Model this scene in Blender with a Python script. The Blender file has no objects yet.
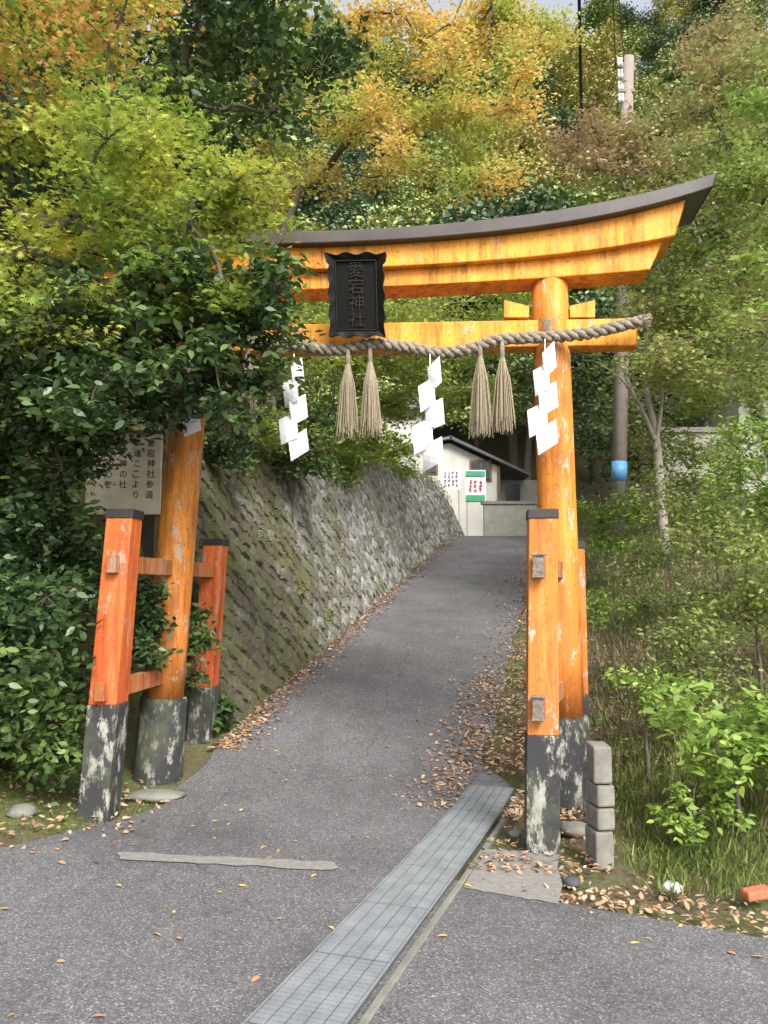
import bpy, math, random
import numpy as np
from mathutils import Vector, Matrix
random.seed(11); rng=np.random.default_rng(11)
C=bpy.context.scene.collection
F=800.0; TH=math.atan(78/800); ct,st=math.cos(TH),math.sin(TH)
def ray(px,py):
    u=(px-384)/F; v=(512-py)/F
    return (u, ct-v*st, st+v*ct)
def P(px,py,Y):
    d=ray(px,py); t=Y/d[1]; return Vector((d[0]*t,Y,1.6+d[2]*t))
def K(px,py,off=0.0):               # a point of the gate's own plane (off = towards the viewer side)
    d=ray(px,py); t=(6.1379-off*1.0058)/(d[1]+.1077*d[0])
    return Vector((d[0]*t,d[1]*t,1.6+d[2]*t))
GA=Vector((.9942,-.1071,0)); GN=Vector((-.1071,-.9942,0)); UP=Vector((0,0,1))

# ---------------------------------------------------------------- materials
def mat(name):
    m=bpy.data.materials.new(name); m.use_nodes=True; nt=m.node_tree; nt.nodes.clear(); return m,nt
def nd(nt,t,**kw):
    n=nt.nodes.new(t)
    for k,v in kw.items():
        if k.startswith('_'): setattr(n,k[1:],v)
        else:
            s=n.inputs[k]
            if isinstance(v,bpy.types.NodeSocket): nt.links.new(v,s)
            else: s.default_value=v
    return n
def c4(c): return (c[0],c[1],c[2],1)
def noise(nt,vec,scale,detail=5,rough=.6):
    n=nd(nt,'ShaderNodeTexNoise',Scale=scale,Detail=detail,Roughness=rough)
    if vec is not None: nt.links.new(vec,n.inputs['Vector'])
    return n.outputs[0]
def ramp(nt,fac,stops,const=False):
    r=nd(nt,'ShaderNodeValToRGB'); nt.links.new(fac,r.inputs[0]); e=r.color_ramp.elements
    if const: r.color_ramp.interpolation='CONSTANT'
    while len(e)<len(stops): e.new(.5)
    for i,(p,c) in enumerate(stops):
        e[i].position=p; e[i].color=c4(c) if hasattr(c,'__len__') else (c,c,c,1)
    return r.outputs[0]
def mix(nt,f,a,b,mode='MIX'):
    n=nd(nt,'ShaderNodeMix',_data_type='RGBA',_blend_type=mode)
    for s,v in ((n.inputs[0],f),(n.inputs[6],a),(n.inputs[7],b)):
        if isinstance(v,bpy.types.NodeSocket): nt.links.new(v,s)
        elif hasattr(v,'__len__'): s.default_value=c4(v)
        else: s.default_value=v
    return n.outputs[2]
def coords(nt,scale=(1,1,1)):
    t=nd(nt,'ShaderNodeTexCoord'); m=nd(nt,'ShaderNodeMapping'); nt.links.new(t.outputs['Object'],m.inputs[0]); m.inputs['Scale'].default_value=scale
    return m.outputs[0]
def finish(nt,col,rough=.7,bump=None,bs=.3,bd=.01,spec=.4,metal=0,trans=0):
    p=nd(nt,'ShaderNodeBsdfPrincipled'); 
    for s,v in (('Base Color',col),('Roughness',rough)):
        if isinstance(v,bpy.types.NodeSocket): nt.links.new(v,p.inputs[s])
        else: p.inputs[s].default_value=c4(v) if hasattr(v,'__len__') else v
    p.inputs['Specular IOR Level'].default_value=spec; p.inputs['Metallic'].default_value=metal
    if bump is not None:
        b=nd(nt,'ShaderNodeBump',Strength=bs,Distance=bd); nt.links.new(bump,b.inputs['Height']); nt.links.new(b.outputs[0],p.inputs['Normal'])
    o=nd(nt,'ShaderNodeOutputMaterial'); out=p.outputs[0]
    if trans:
        t=nd(nt,'ShaderNodeBsdfTranslucent')
        if isinstance(col,bpy.types.NodeSocket): nt.links.new(col,t.inputs[0])
        else: t.inputs[0].default_value=c4(col)
        x=nd(nt,'ShaderNodeMixShader'); x.inputs[0].default_value=trans
        nt.links.new(out,x.inputs[1]); nt.links.new(t.outputs[0],x.inputs[2]); out=x.outputs[0]
    nt.links.new(out,o.inputs[0])
def simple(name,col,rough=.6,var=.25,scale=8,metal=0,bs=.2,spec=.4):
    m,nt=mat(name); v=coords(nt); n=noise(nt,v,scale,6)
    c=mix(nt,n,[x*(1-var) for x in col],[min(1,x*(1+var)) for x in col]); finish(nt,c,rough,n,bs,.01,spec,metal); return m
def leafmat(name,A,B,nscale=.8,lo=.45,hi=.6,rough=.45,trans=.35,spec=.3,gain=1.0):
    m,nt=mat(name); g=nd(nt,'ShaderNodeNewGeometry'); r=g.outputs['Random Per Island']
    n1=[(i/max(1,len(A)-1),[x*gain for x in c]) for i,c in enumerate(A)]; n2=[(i/max(1,len(B)-1),[x*gain for x in c]) for i,c in enumerate(B)]
    a=ramp(nt,r,n1); b=ramp(nt,r,n2)
    t=nd(nt,'ShaderNodeTexCoord'); f=ramp(nt,noise(nt,t.outputs['Object'],nscale,1),[(lo,0.0),(hi,1.0)])
    c=mix(nt,f,a,b)
    finish(nt,c,rough,None,spec=spec,trans=trans); return m
def paint(name,base,dark,peel=.62,low=None,peelc=(.42,.36,.3)):
    m,nt=mat(name); v=coords(nt); vs=coords(nt,(9,9,.9))
    n=noise(nt,v,2.2,6); c=mix(nt,ramp(nt,n,[(.35,0.),(.65,1.)]),base,dark)
    sep=nd(nt,'ShaderNodeSeparateXYZ'); nt.links.new(v,sep.inputs[0]); zz=sep.outputs[2]
    if low:
        k=nd(nt,'ShaderNodeMath',_operation='MULTIPLY_ADD'); nt.links.new(noise(nt,coords(nt,(6,6,1.2)),1.,5,.7),k.inputs[0]); k.inputs[1].default_value=1.6; nt.links.new(zz,k.inputs[2])
        lowf=ramp(nt,nd(nt,'ShaderNodeMapRange',**{'Value':k.outputs[0],'From Min':1.2,'From Max':3.0}).outputs[0],[(0,.9),(1,0.)])
        c=mix(nt,lowf,c,low)
    c=mix(nt,ramp(nt,noise(nt,coords(nt,(14,14,1.2)),1.0,5,.7),[(.5,0.),(.75,.28)]),c,(.75,.5,.2))
    s=noise(nt,vs,1.0,7,.75); c=mix(nt,ramp(nt,s,[(.47,0.),(.64,.8)]),c,[x*.4 for x in dark])
    g=noise(nt,coords(nt,(22,22,1.6)),1.0,6,.8); c=mix(nt,ramp(nt,g,[(.52,0.),(.68,.6)]),c,(.09,.05,.03))
    vp=coords(nt,(5,5,2)); p=noise(nt,vp,2.0,9,.8); pm=ramp(nt,p,[(peel,0.),(peel+.02,.85)])
    c=mix(nt,pm,c,peelc)
    p2=noise(nt,v,45,4,.7); c=mix(nt,ramp(nt,p2,[(.57,0.),(.66,.7)]),c,(.15,.07,.03))
    finish(nt,c,ramp(nt,s,[(.3,.42),(.7,.75)]),p,.35,.01,.35); return m
M={}
M['orange']=paint('orange_paint',(.86,.37,.028),(.74,.26,.02),.6)
M['orange_pillar']=paint('orange_pillar_paint',(.74,.28,.028),(.6,.18,.022),.56,(.42,.12,.028))
M['red']=paint('vermilion_paint',(.68,.17,.024),(.52,.09,.02),.57,(.46,.07,.02),(.36,.27,.2))
M['rail']=paint('brown_weathered_rail_paint',(.5,.16,.04),(.34,.1,.03),.54,None,(.28,.22,.17))
def blackbase():
    m,nt=mat('peeling_black_paint'); v=coords(nt,(4,4,1.6)); p=noise(nt,v,2.6,9,.78)
    c=mix(nt,ramp(nt,p,[(.52,0.),(.58,1.)]),(.03,.03,.032),(.33,.32,.28))
    g=noise(nt,coords(nt),3,5); c=mix(nt,ramp(nt,g,[(.45,0.),(.65,.75)]),c,(.08,.09,.05))
    finish(nt,c,.75,p,.4,.008); return m
M['black']=blackbase()
M['cap']=simple('dark_cap_metal',(.025,.023,.023),.5,.4,20)
M['roofcopper']=simple('dark_roof_sheet',(.06,.048,.045),.45,.7,5)
M['oldwood']=simple('weathered_dark_wood',(.16,.1,.06),.7,.8,30,bs=.8)
M['fitting']=simple('worn_grey_metal_fitting',(.19,.16,.13),.6,.8,35,metal=.2,bs=.8)
M['rope']=simple('straw_rope',(.24,.205,.155),.95,.7,45,bs=.9)
M['straw']=simple('straw_tassel',(.26,.215,.145),.9,.5,50)
M['paper']=simple('white_paper',(.74,.74,.77),.7,.06,5)
M['plaque']=simple('black_lacquer',(.006,.006,.006),.55,.5,20,spec=.15)
M['plaqueletter']=simple('tarnished_gold_letters',(.022,.02,.015),.6,.3,20,spec=.2)
M['concrete']=simple('concrete',(.19,.18,.155),.9,.8,9,bs=.7)
M['pale']=simple('pale_concrete',(.2,.19,.175),.9,.45,30,bs=.6)
M['white']=simple('white_plaster',(.5,.49,.44),.8,.25,2)
M['beige']=simple('beige_rendered_wall',(.27,.26,.22),.85,.4,4)
M['tile']=simple('grey_roof_tile',(.14,.16,.19),.6,.3,6)
M['darktile']=simple('dark_roof_tile',(.08,.08,.084),.6,.3,6)
M['glass']=simple('dark_window',(.03,.035,.04),.15,.3,3)
M['bark']=simple('bark',(.1,.08,.06),.95,.6,14,bs=.9)
M['palebark']=simple('pale_dead_bark',(.3,.27,.22),.9,.7,14,bs=.8)
M['pole']=simple('concrete_pole',(.24,.2,.175),.85,.35,6)
M['blue']=simple('blue_band',(.12,.33,.6),.5,.4,12)
M['cable']=simple('black_cable',(.012,.012,.012),.5,.1,6)
M['porcelain']=simple('white_insulator',(.65,.65,.65),.4,.1,6)
M['green']=simple('green_sign',(.04,.32,.14),.5,.1,6)
M['signred']=simple('red_ink',(.6,.04,.03),.5,.1,6)
M['ink']=simple('black_ink',(.07,.06,.05),.8,.1,6)
M['board']=simple('aged_cream_notice_board',(.62,.57,.44),.8,.3,6)
M['brick']=simple('broken_brick',(.4,.13,.07),.9,.5,20)
M['stone']=simple('grey_stone',(.17,.17,.145),.9,.5,9,bs=.7)
M['darkstone']=simple('dark_stone',(.06,.06,.07),.8,.5,9)
M['whitestone']=simple('white_stone',(.5,.48,.44),.8,.4,14,bs=.6)
M['steel']=simple('galvanised_steel',(.27,.29,.305),.5,.5,7,metal=.3,bs=.3)
M['slot']=simple('dirty_slot',(.07,.075,.075),.8,.4,25)

def asphalt():
    m,nt=mat('asphalt'); v=coords(nt)
    a=nd(nt,'ShaderNodeTexVoronoi',Scale=150.0); nt.links.new(v,a.inputs['Vector'])
    h=nd(nt,'ShaderNodeSeparateColor'); nt.links.new(a.outputs['Color'],h.inputs[0])
    c=ramp(nt,h.outputs[0],[(0,(.06,.058,.062)),(.5,(.105,.101,.106)),(.9,(.15,.146,.15)),(1,(.3,.29,.285))])
    n=noise(nt,v,.9,7,.65); c=mix(nt,1.0,c,ramp(nt,n,[(.3,.72),(.7,1.25)]),'MULTIPLY')
    n3=noise(nt,v,6,7,.75); c=mix(nt,ramp(nt,n3,[(.5,0.),(.8,.45)]),c,(.2,.188,.175))
    n4=noise(nt,coords(nt,(1,.25,1)),3,5,.7); c=mix(nt,ramp(nt,n4,[(.55,0.),(.75,.5)]),c,(.065,.064,.06))
    cr=nd(nt,'ShaderNodeTexVoronoi',Scale=.33,_feature='DISTANCE_TO_EDGE')
    w=nd(nt,'ShaderNodeMix',_data_type='VECTOR'); w.inputs[0].default_value=.2
    nz=nd(nt,'ShaderNodeTexNoise',Scale=3.0,Detail=6.0); nt.links.new(v,nz.inputs['Vector']); nt.links.new(v,w.inputs[4]); nt.links.new(nz.outputs['Color'],w.inputs[5]); nt.links.new(w.outputs[1],cr.inputs['Vector'])
    c=mix(nt,ramp(nt,cr.outputs['Distance'],[(0,.4),(.0018,0.)]),c,(.04,.04,.036))
    finish(nt,c,.85,h.outputs[0],.45,.005,.35); return m
M['asphalt']=asphalt()
def groundmat():
    m,nt=mat('forest_floor'); v=coords(nt)
    n=noise(nt,v,1.1,8,.65); c=mix(nt,ramp(nt,n,[(.45,0.),(.57,1.)]),(.1,.075,.045),(.08,.11,.03))
    n2=noise(nt,v,25,6,.7); c=mix(nt,ramp(nt,n2,[(.48,0.),(.66,.8)]),c,(.18,.14,.08))
    sep=nd(nt,'ShaderNodeSeparateXYZ'); nt.links.new(v,sep.inputs[0])
    mx=nd(nt,'ShaderNodeMapRange',**{'Value':sep.outputs[0],'From Min':-1.2,'From Max':-2.0}); 
    n6=noise(nt,v,5,6,.7); mm=nd(nt,'ShaderNodeMath',_operation='MULTIPLY'); nt.links.new(mx.outputs[0],mm.inputs[0]); nt.links.new(ramp(nt,n6,[(.44,0.),(.58,.8)]),mm.inputs[1])
    c=mix(nt,mm.outputs[0],c,(.11,.145,.03))
    finish(nt,c,.95,n2,.8,.03); return m
M['ground']=groundmat()
def wallmat():
    m,nt=mat('mossy_stone_masonry'); v=coords(nt); g=nd(nt,'ShaderNodeNewGeometry'); r=g.outputs['Random Per Island']
    c=ramp(nt,r,[(0,(.15,.145,.13)),(.5,(.27,.26,.24)),(1,(.4,.39,.36))])
    n=noise(nt,v,28,7,.75); c=mix(nt,1.0,c,ramp(nt,n,[(.3,.55),(.7,1.2)]),'MULTIPLY')
    n1=noise(nt,v,.9,10,.76); sep=nd(nt,'ShaderNodeSeparateXYZ'); nt.links.new(v,sep.inputs[0])
    k=nd(nt,'ShaderNodeMath',_operation='MULTIPLY_ADD'); nt.links.new(sep.outputs[1],k.inputs[0]); k.inputs[1].default_value=-.045; nt.links.new(n1,k.inputs[2])
    moss=mix(nt,ramp(nt,noise(nt,v,3,8,.75),[(.42,0.),(.6,1.)]),(.07,.056,.03),(.1,.105,.03))
    moss=mix(nt,1.0,moss,ramp(nt,n,[(.3,.55),(.7,1.5)]),'MULTIPLY')
    c=mix(nt,ramp(nt,k.outputs[0],[(.24,0.),(.4,.86)]),c,moss)
    n5=noise(nt,v,1.6,9,.75); c=mix(nt,ramp(nt,n5,[(.55,0.),(.63,.65)]),c,(.1,.12,.03))
    finish(nt,c,.92,n,.9,.02); return m
M['wall']=wallmat()
M['mortar']=simple('dark_mortar',(.05,.047,.034),.95,.5,10)
# leaves
YG=[(.3,.38,.06),(.43,.48,.08),(.56,.54,.1),(.36,.42,.06)]
GR=[(.14,.22,.045),(.24,.33,.06),(.33,.4,.08)]
OR=[(.62,.32,.1),(.7,.44,.12),(.6,.24,.09),(.57,.48,.1)]
L={}
L['maple']=leafmat('yellow_green_maple_leaves',YG,[(.18,.28,.05),(.27,.37,.065),(.38,.45,.08)],.9,.42,.58,trans=.45)
L['mapletip']=leafmat('orange_maple_leaves',OR,YG,1.5,.55,.7,trans=.45)
L['dark']=leafmat('glossy_dark_leaves',[(.026,.054,.02),(.042,.085,.026),(.08,.135,.038)],[(.05,.1,.028),(.1,.17,.042),(.17,.24,.06)],1.2,.44,.64,.4,.2,.45)
L['green']=leafmat('green_maple_leaves',GR,[(.32,.38,.08),(.42,.44,.09),(.24,.33,.06)],.5,.45,.62,trans=.45)
L['gold']=leafmat('golden_maple_leaves',[(.68,.5,.14),(.74,.58,.16),(.68,.38,.12),(.56,.52,.13)],[(.36,.44,.1),(.52,.55,.13),(.26,.35,.07)],.4,.45,.58,trans=.48)
L['right']=leafmat('mixed_green_leaves',[(.16,.25,.06),(.26,.34,.08),(.37,.42,.12)],[(.32,.3,.12),(.38,.28,.13),(.27,.34,.09)],.5,.46,.64,trans=.42)
L['bright']=leafmat('bright_green_leaves',[(.18,.3,.055),(.28,.42,.085),(.37,.48,.12)],[(.14,.24,.045),(.22,.33,.06)],1.5,.45,.65,.4,.4)
L['olive']=leafmat('olive_shrub_leaves',[(.12,.2,.05),(.2,.28,.07),(.28,.34,.1)],[(.22,.24,.09),(.31,.3,.13),(.17,.21,.06)],.7,.42,.58,trans=.4)
L['red']=leafmat('reddish_autumn_leaves',[(.36,.21,.13),(.42,.29,.16),(.32,.3,.13)],[(.26,.3,.1),(.36,.34,.13)],.25,.45,.6)
L['hilldark']=leafmat('dark_hill_foliage',[(.065,.11,.065),(.1,.16,.09),(.16,.22,.115)],[(.1,.16,.075),(.17,.23,.1)],.2,.45,.65,.6,0)
L['hillgreen']=leafmat('green_hill_foliage',[(.15,.22,.08),(.23,.3,.1),(.3,.37,.12)],[(.29,.32,.1),(.37,.38,.13)],.2,.45,.65,.6,0)
L['hillyellow']=leafmat('yellow_hill_foliage',[(.38,.38,.13),(.48,.45,.14),(.34,.36,.12)],[(.43,.35,.15),(.37,.34,.13)],.2,.45,.65,.6,0)
L['litter']=leafmat('fallen_leaf_litter',[(.18,.1,.06),(.34,.21,.12),(.48,.34,.22),(.11,.07,.045)],[(.3,.17,.09),(.4,.25,.14),(.54,.42,.29)],2.,.45,.6,.8,0,.2)
L['yellowfall']=leafmat('fresh_yellow_fallen_leaves',[(.6,.35,.08),(.65,.42,.12),(.5,.2,.06)],[(.45,.3,.1),(.3,.16,.06)],2.,.45,.6,.7,0,.2)
L['grass']=leafmat('grass_blades',[(.19,.27,.06),(.3,.36,.1),(.42,.42,.18)],[(.14,.23,.045),(.27,.33,.07)],1.5,.45,.65,.6,.3)
L['dry']=leafmat('dry_grass_blades',[(.38,.34,.18),(.48,.42,.25),(.3,.26,.13)],[(.2,.28,.08),(.32,.37,.13),(.16,.24,.05)],.9,.46,.6,.7,.3)

# ---------------------------------------------------------------- object helpers
ORG={}
def tag(o,label=None,cat=None,group=None,kind=None):
    if label: o['label']=label
    if cat: o['category']=cat
    if group: o['group']=group
    if kind: o['kind']=kind
    return o
def thing(name,label,cat,loc=(0,0,0),group=None):
    o=bpy.data.objects.new(name,None); C.objects.link(o); o.location=loc; o.empty_display_size=.2
    ORG[o]=Vector(loc); return tag(o,label,cat,group)
def link(name,me,parent,m):
    if m is not None and not me.materials: me.materials.append(m)
    o=bpy.data.objects.new(name,me); C.objects.link(o)
    if parent is not None: o.parent=parent; ORG[o]=ORG[parent]
    else: ORG[o]=Vector((0,0,0))
    return o
class MB:
    def __init__(s): s.v=[]; s.f=[]
    def add(s,vs,fs):
        b=len(s.v); s.v+=[tuple(v) for v in vs]; s.f+=[tuple(i+b for i in f) for f in fs]; return s
    def box(s,c,size,ax=None,top=1.0):
        c=Vector(c); ax=ax or (Vector((1,0,0)),Vector((0,1,0)),Vector((0,0,1)))
        hx,hy,hz=[k/2 for k in size]; vs=[]
        for z in (-1,1):
            t=top if z>0 else 1
            for x,y in ((-1,-1),(1,-1),(1,1),(-1,1)): vs.append(c+ax[0]*hx*x*t+ax[1]*hy*y*t+ax[2]*hz*z)
        return s.add(vs,[(3,2,1,0),(4,5,6,7),(0,1,5,4),(1,2,6,5),(2,3,7,6),(3,0,4,7)])
    def tube(s,path,rad,n=8,cap=True):
        path=[Vector(p) for p in path]; k=len(path); rad=rad if hasattr(rad,'__len__') else [rad]*k
        vs=[];ref=None
        for i,p in enumerate(path):
            t=(path[min(i+1,k-1)]-path[max(i-1,0)]).normalized()
            if ref is None: ref=Vector((1,0,0)) if abs(t.x)<.8 else Vector((0,1,0))
            a=(ref-t*ref.dot(t)).normalized(); b=t.cross(a); ref=a
            for j in range(n):
                w=2*math.pi*j/n; vs.append(p+(a*math.cos(w)+b*math.sin(w))*rad[i])
        fs=[(i*n+j,i*n+(j+1)%n,(i+1)*n+(j+1)%n,(i+1)*n+j) for i in range(k-1) for j in range(n)]
        if cap: fs+=[tuple(reversed(range(n))),tuple(range((k-1)*n,k*n))]
        return s.add(vs,fs)
    def build(s,name,m,parent=None,smooth=False,bevel=0):
        org=ORG[parent] if parent is not None else Vector((0,0,0))
        me=bpy.data.meshes.new(name); me.from_pydata([tuple(Vector(v)-org) for v in s.v],[],s.f); me.update()
        if smooth: me.polygons.foreach_set('use_smooth',[True]*len(me.polygons))
        o=link(name,me,parent,m)
        if bevel: b=o.modifiers.new('bevel','BEVEL'); b.width=bevel; b.segments=2; b.limit_method='ANGLE'
        return o
def local(o):       # move a single-mesh thing's origin to its base
    me=o.data; n=len(me.vertices); a=np.empty(n*3); me.vertices.foreach_get('co',a); a=a.reshape(-1,3)
    c=np.array([(a[:,0].min()+a[:,0].max())/2,(a[:,1].min()+a[:,1].max())/2,a[:,2].min()])
    me.vertices.foreach_set('co',(a-c).ravel()); o.location=c; me.update(); ORG[o]=Vector(c); return o
TPL={
 'oval':[(0,0,0),(.2,.22,.03),(.22,.55,.02),(0,1,-.1),(-.22,.55,.02),(-.2,.22,.03)],
 'diamond':[(0,0,0),(.32,.45,.05),(0,1,-.06),(-.32,.45,.05)],
 'blade':[(-.015,0,0),(.015,0,0),(.022,.5,.06),(0,1,.3),(-.01,.5,.06)],
 'maple':[(0,0,0),(.16,.1,0),(.5,.12,-.03),(.24,.34,0),(.44,.7,-.05),(.12,.55,0),(0,1,-.08),(-.12,.55,0),(-.44,.7,-.05),(-.24,.34,0),(-.5,.12,-.03),(-.16,.1,0)]}
def leafdata(name,pts,size,tpl='oval',tilt=.5,m=None,parent=None,up=False,droop=-.25):
    pts=np.asarray(pts,float); n=len(pts); t=np.array(TPL[tpl]); k=len(t)
    if parent is not None: pts=pts-np.array(ORG[parent])
    yaw=rng.uniform(0,2*math.pi,n)
    if up:
        d=np.stack([rng.normal(0,.4,n),rng.normal(0,.4,n),np.ones(n)],1); d/=np.linalg.norm(d,axis=1)[:,None]
        nr=np.stack([np.cos(yaw),np.sin(yaw),np.zeros(n)],1)
    else:
        nr=np.array([0,0,1.])+rng.normal(0,tilt,(n,3)); nr/=np.linalg.norm(nr,axis=1)[:,None]
        d=np.stack([np.cos(yaw),np.sin(yaw),np.full(n,droop)],1)
    if up: nr=nr-d*(nr*d).sum(1)[:,None]; nr/=np.linalg.norm(nr,axis=1)[:,None]
    else: d=d-nr*(nr*d).sum(1)[:,None]; d/=np.linalg.norm(d,axis=1)[:,None]
    b=np.cross(nr,d); s=(size*rng.uniform(.55,1.35,n))[:,None,None]
    V=pts[:,None,:]+s*(t[None,:,0:1]*b[:,None,:]+t[None,:,1:2]*d[:,None,:]+t[None,:,2:3]*nr[:,None,:])
    me=bpy.data.meshes.new(name); me.vertices.add(n*k); me.vertices.foreach_set('co',V.ravel())
    me.loops.add(n*k); me.loops.foreach_set('vertex_index',np.arange(n*k,dtype=np.int32))
    me.polygons.add(n); me.polygons.foreach_set('loop_start',np.arange(0,n*k,k,dtype=np.int32)); me.update(calc_edges=True)
    return link(name,me,parent,m)

# ---------------------------------------------------------------- terrain
SL=.193
def sp(t,s): return s*np.log1p(np.exp(np.clip(np.asarray(t,float)/s,-40,40)))
def sst(a,b,t): t=np.clip((np.asarray(t,float)-a)/(b-a),0,1); return t*t*(3-2*t)
def rz(Y): return SL*(sp(np.asarray(Y,float)-6.3,.4)-sp(np.asarray(Y,float)-27,.5)*.8)
def S(x,y): return rz(y)+np.clip((1-np.asarray(x,float))*.045,0,.16)
def xl(Y): return -1.45+.214*(np.minimum(Y,30)-6.7)
def xr(Y): return .78+.23*(np.minimum(Y,30)-6.7)
def hh(Y): return np.interp(Y,[7.5,12,20,26,28],[2.75,2.55,2.0,1.3,.5])
def H(x,y):
    x=np.asarray(x,float); y=np.asarray(y,float); z=S(x,y)
    w=sst(7.3,7.7,y)
    left=np.clip((xl(y)-.4-x)/.8,0,1)*hh(y)+.3*np.minimum(sp(xl(y)-1.6-x,.4),40)-.05
    leftn=.45*np.minimum(sp(-2.4-x,.2),8)*sst(4.5,6,y)
    z=z+left*w*(x<xl(y)-.2)+leftn*(1-w)
    xb=np.maximum(1.75,xr(y)+.9)
    z=z+.42*np.minimum(sp(x-xb,.25),7)*sst(4.2,6.2,y)+.2*np.maximum(0,x-xb-7)*sst(4.2,6.2,y)
    z=z+.86*(sp(y-39,2.5)-sp(y-150,5))
    return z
def hz(x,y): return float(H(x,y))
gx=np.concatenate([np.linspace(-160,-20,12)[:-1],np.linspace(-20,-6,15)[:-1],np.linspace(-6,8,71)[:-1],np.linspace(8,22,15)[:-1],np.linspace(22,170,12)])
gy=np.concatenate([np.linspace(-60,-4,8)[:-1],np.linspace(-4,3,8)[:-1],np.linspace(3,30,136)[:-1],np.linspace(30,60,31)[:-1],np.linspace(60,200,15)])
def sheet(name,X,Y,Z,m,kind='structure'):
    r,c=X.shape; v=np.stack([X,Y,Z],2).reshape(-1,3).tolist()
    f=[(i*c+j,i*c+j+1,(i+1)*c+j+1,(i+1)*c+j) for i in range(r-1) for j in range(c-1)]
    me=bpy.data.meshes.new(name); me.from_pydata(v,[],f); me.update(); me.polygons.foreach_set('use_smooth',[True]*len(f))
    o=link(name,me,None,m); o['kind']=kind; return o
X,Y=np.meshgrid(gx,gy); Z=H(X,Y)+.03*np.sin(X*3.1+Y*1.3)*np.sin(Y*2.3-X)*((X<xl(Y)-1)|(X>xr(Y)+.9))
sheet('ground',X,Y,Z-.01,M['ground'])
D0,DS=-.245,.338
DX=lambda Y: D0+(np.asarray(Y,float)-3.13)*DS      # drain centre line
def Lr(Y):
    return np.where(Y<4.6,-2.1-(4.6-Y)*6,np.where(Y<5.6,-2.1+(Y-4.6)*.6,np.where(Y<7,-1.5+(Y-5.6)*.05,xl(Y)-.03)))
def Rr(Y):
    return np.where(Y<4.42,.43+(4.42-Y)*2.11,np.where(Y<6.4,DX(Y)+.12,np.where(Y<6.8,.97-(Y-6.4)*.4,xr(Y))))
ys=np.concatenate([np.linspace(-6,4,30)[:-1],np.linspace(4,8,50)[:-1],np.linspace(8,36,100)])
tt=np.linspace(0,1,15); YY=np.repeat(ys[:,None],15,1); XX=Lr(YY)*(1-tt)+Rr(YY)*tt
XX=XX+.03*np.sin(YY*5)*((tt==0)|(tt==1))
sheet('road',XX,YY,S(XX,YY)+.025,M['asphalt'])
def patch(name,cs,m,dz):
    n=14; a,b,c,d=[np.array(q) for q in cs]
    X=np.zeros((4,n));Yp=np.zeros((4,n))
    for i in range(4):
        for j in range(n):
            p=(a*(1-j/(n-1))+b*j/(n-1))*(1-i/3)+(d*(1-j/(n-1))+c*j/(n-1))*i/3; X[i,j]=p[0]+random.uniform(-.02,.02); Yp[i,j]=p[1]+random.uniform(-.014,.014)
    return sheet(name,X,Yp,S(X,Yp)+dz,m)
def gp(px,py,z=0.05):
    d=ray(px,py); t=(z-1.6)/d[2]; return (d[0]*t,d[1]*t)
patch('pavement_strip',[gp(120,854,.17),gp(335,868,.1),gp(337,860,.1),gp(120,847,.17)],M['pale'],.032)
patch('pavement_apron',[gp(462,893,.03),gp(562,905,.03),gp(560,852,.03),gp(486,852,.03)],M['pale'],.029)

# ---------------------------------------------------------------- drain
u=Vector((DS,1,0)).normalized(); w=Vector((u.y,-u.x,0)); L0=.6
for k in range(8):
    c0=Vector((D0,3.13,0))+u*(-1.45+L0*k+.3); e0,e1=c0-u*.3,c0+u*.3; za,zb_=float(S(e0.x,e0.y)),float(S(e1.x,e1.y)); c0.z=(za+zb_)/2+.034
    us=Vector((u.x*.6,u.y*.6,zb_-za)).normalized(); up=w.cross(us).normalized()
    t=thing('drain_cover','galvanised steel drain cover plate set in line along the sloping asphalt lane','drain cover',c0,'steel drain covers in a row down the road')
    MB().box(c0,(.34,L0-.008,.012),(w,us,up)).build('plate',M['slot'],t)
    mb=MB()
    for i in range(5):
        for j in range(18): mb.box(c0+w*(-.128+.064*i)+us*(-.2785+.03277*j)+up*.008,(.058,.027,.005),(w,us,up))
    mb.build('tread',M['steel'],t)
    mb=MB()
    for s in (-1,1): mb.box(c0+w*s*.166+up*.008,(.008,L0-.01,.009),(w,us,up))
    mb.build('rim',M['steel'],t)
mb=MB()
a=Vector((D0,3.13,0))+w*.205
for k in range(12):
    c0=a+u*(-1.35+.4*k+.2); mb.box((c0.x,c0.y,float(S(c0.x,c0.y))+.012),(.035,.394,.04),(w,u,UP))
tag(local(mb.build('drain_kerb',M['stone'],None,bevel=.006)),'narrow worn concrete kerb along the right side of the steel drain','kerb')

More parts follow.
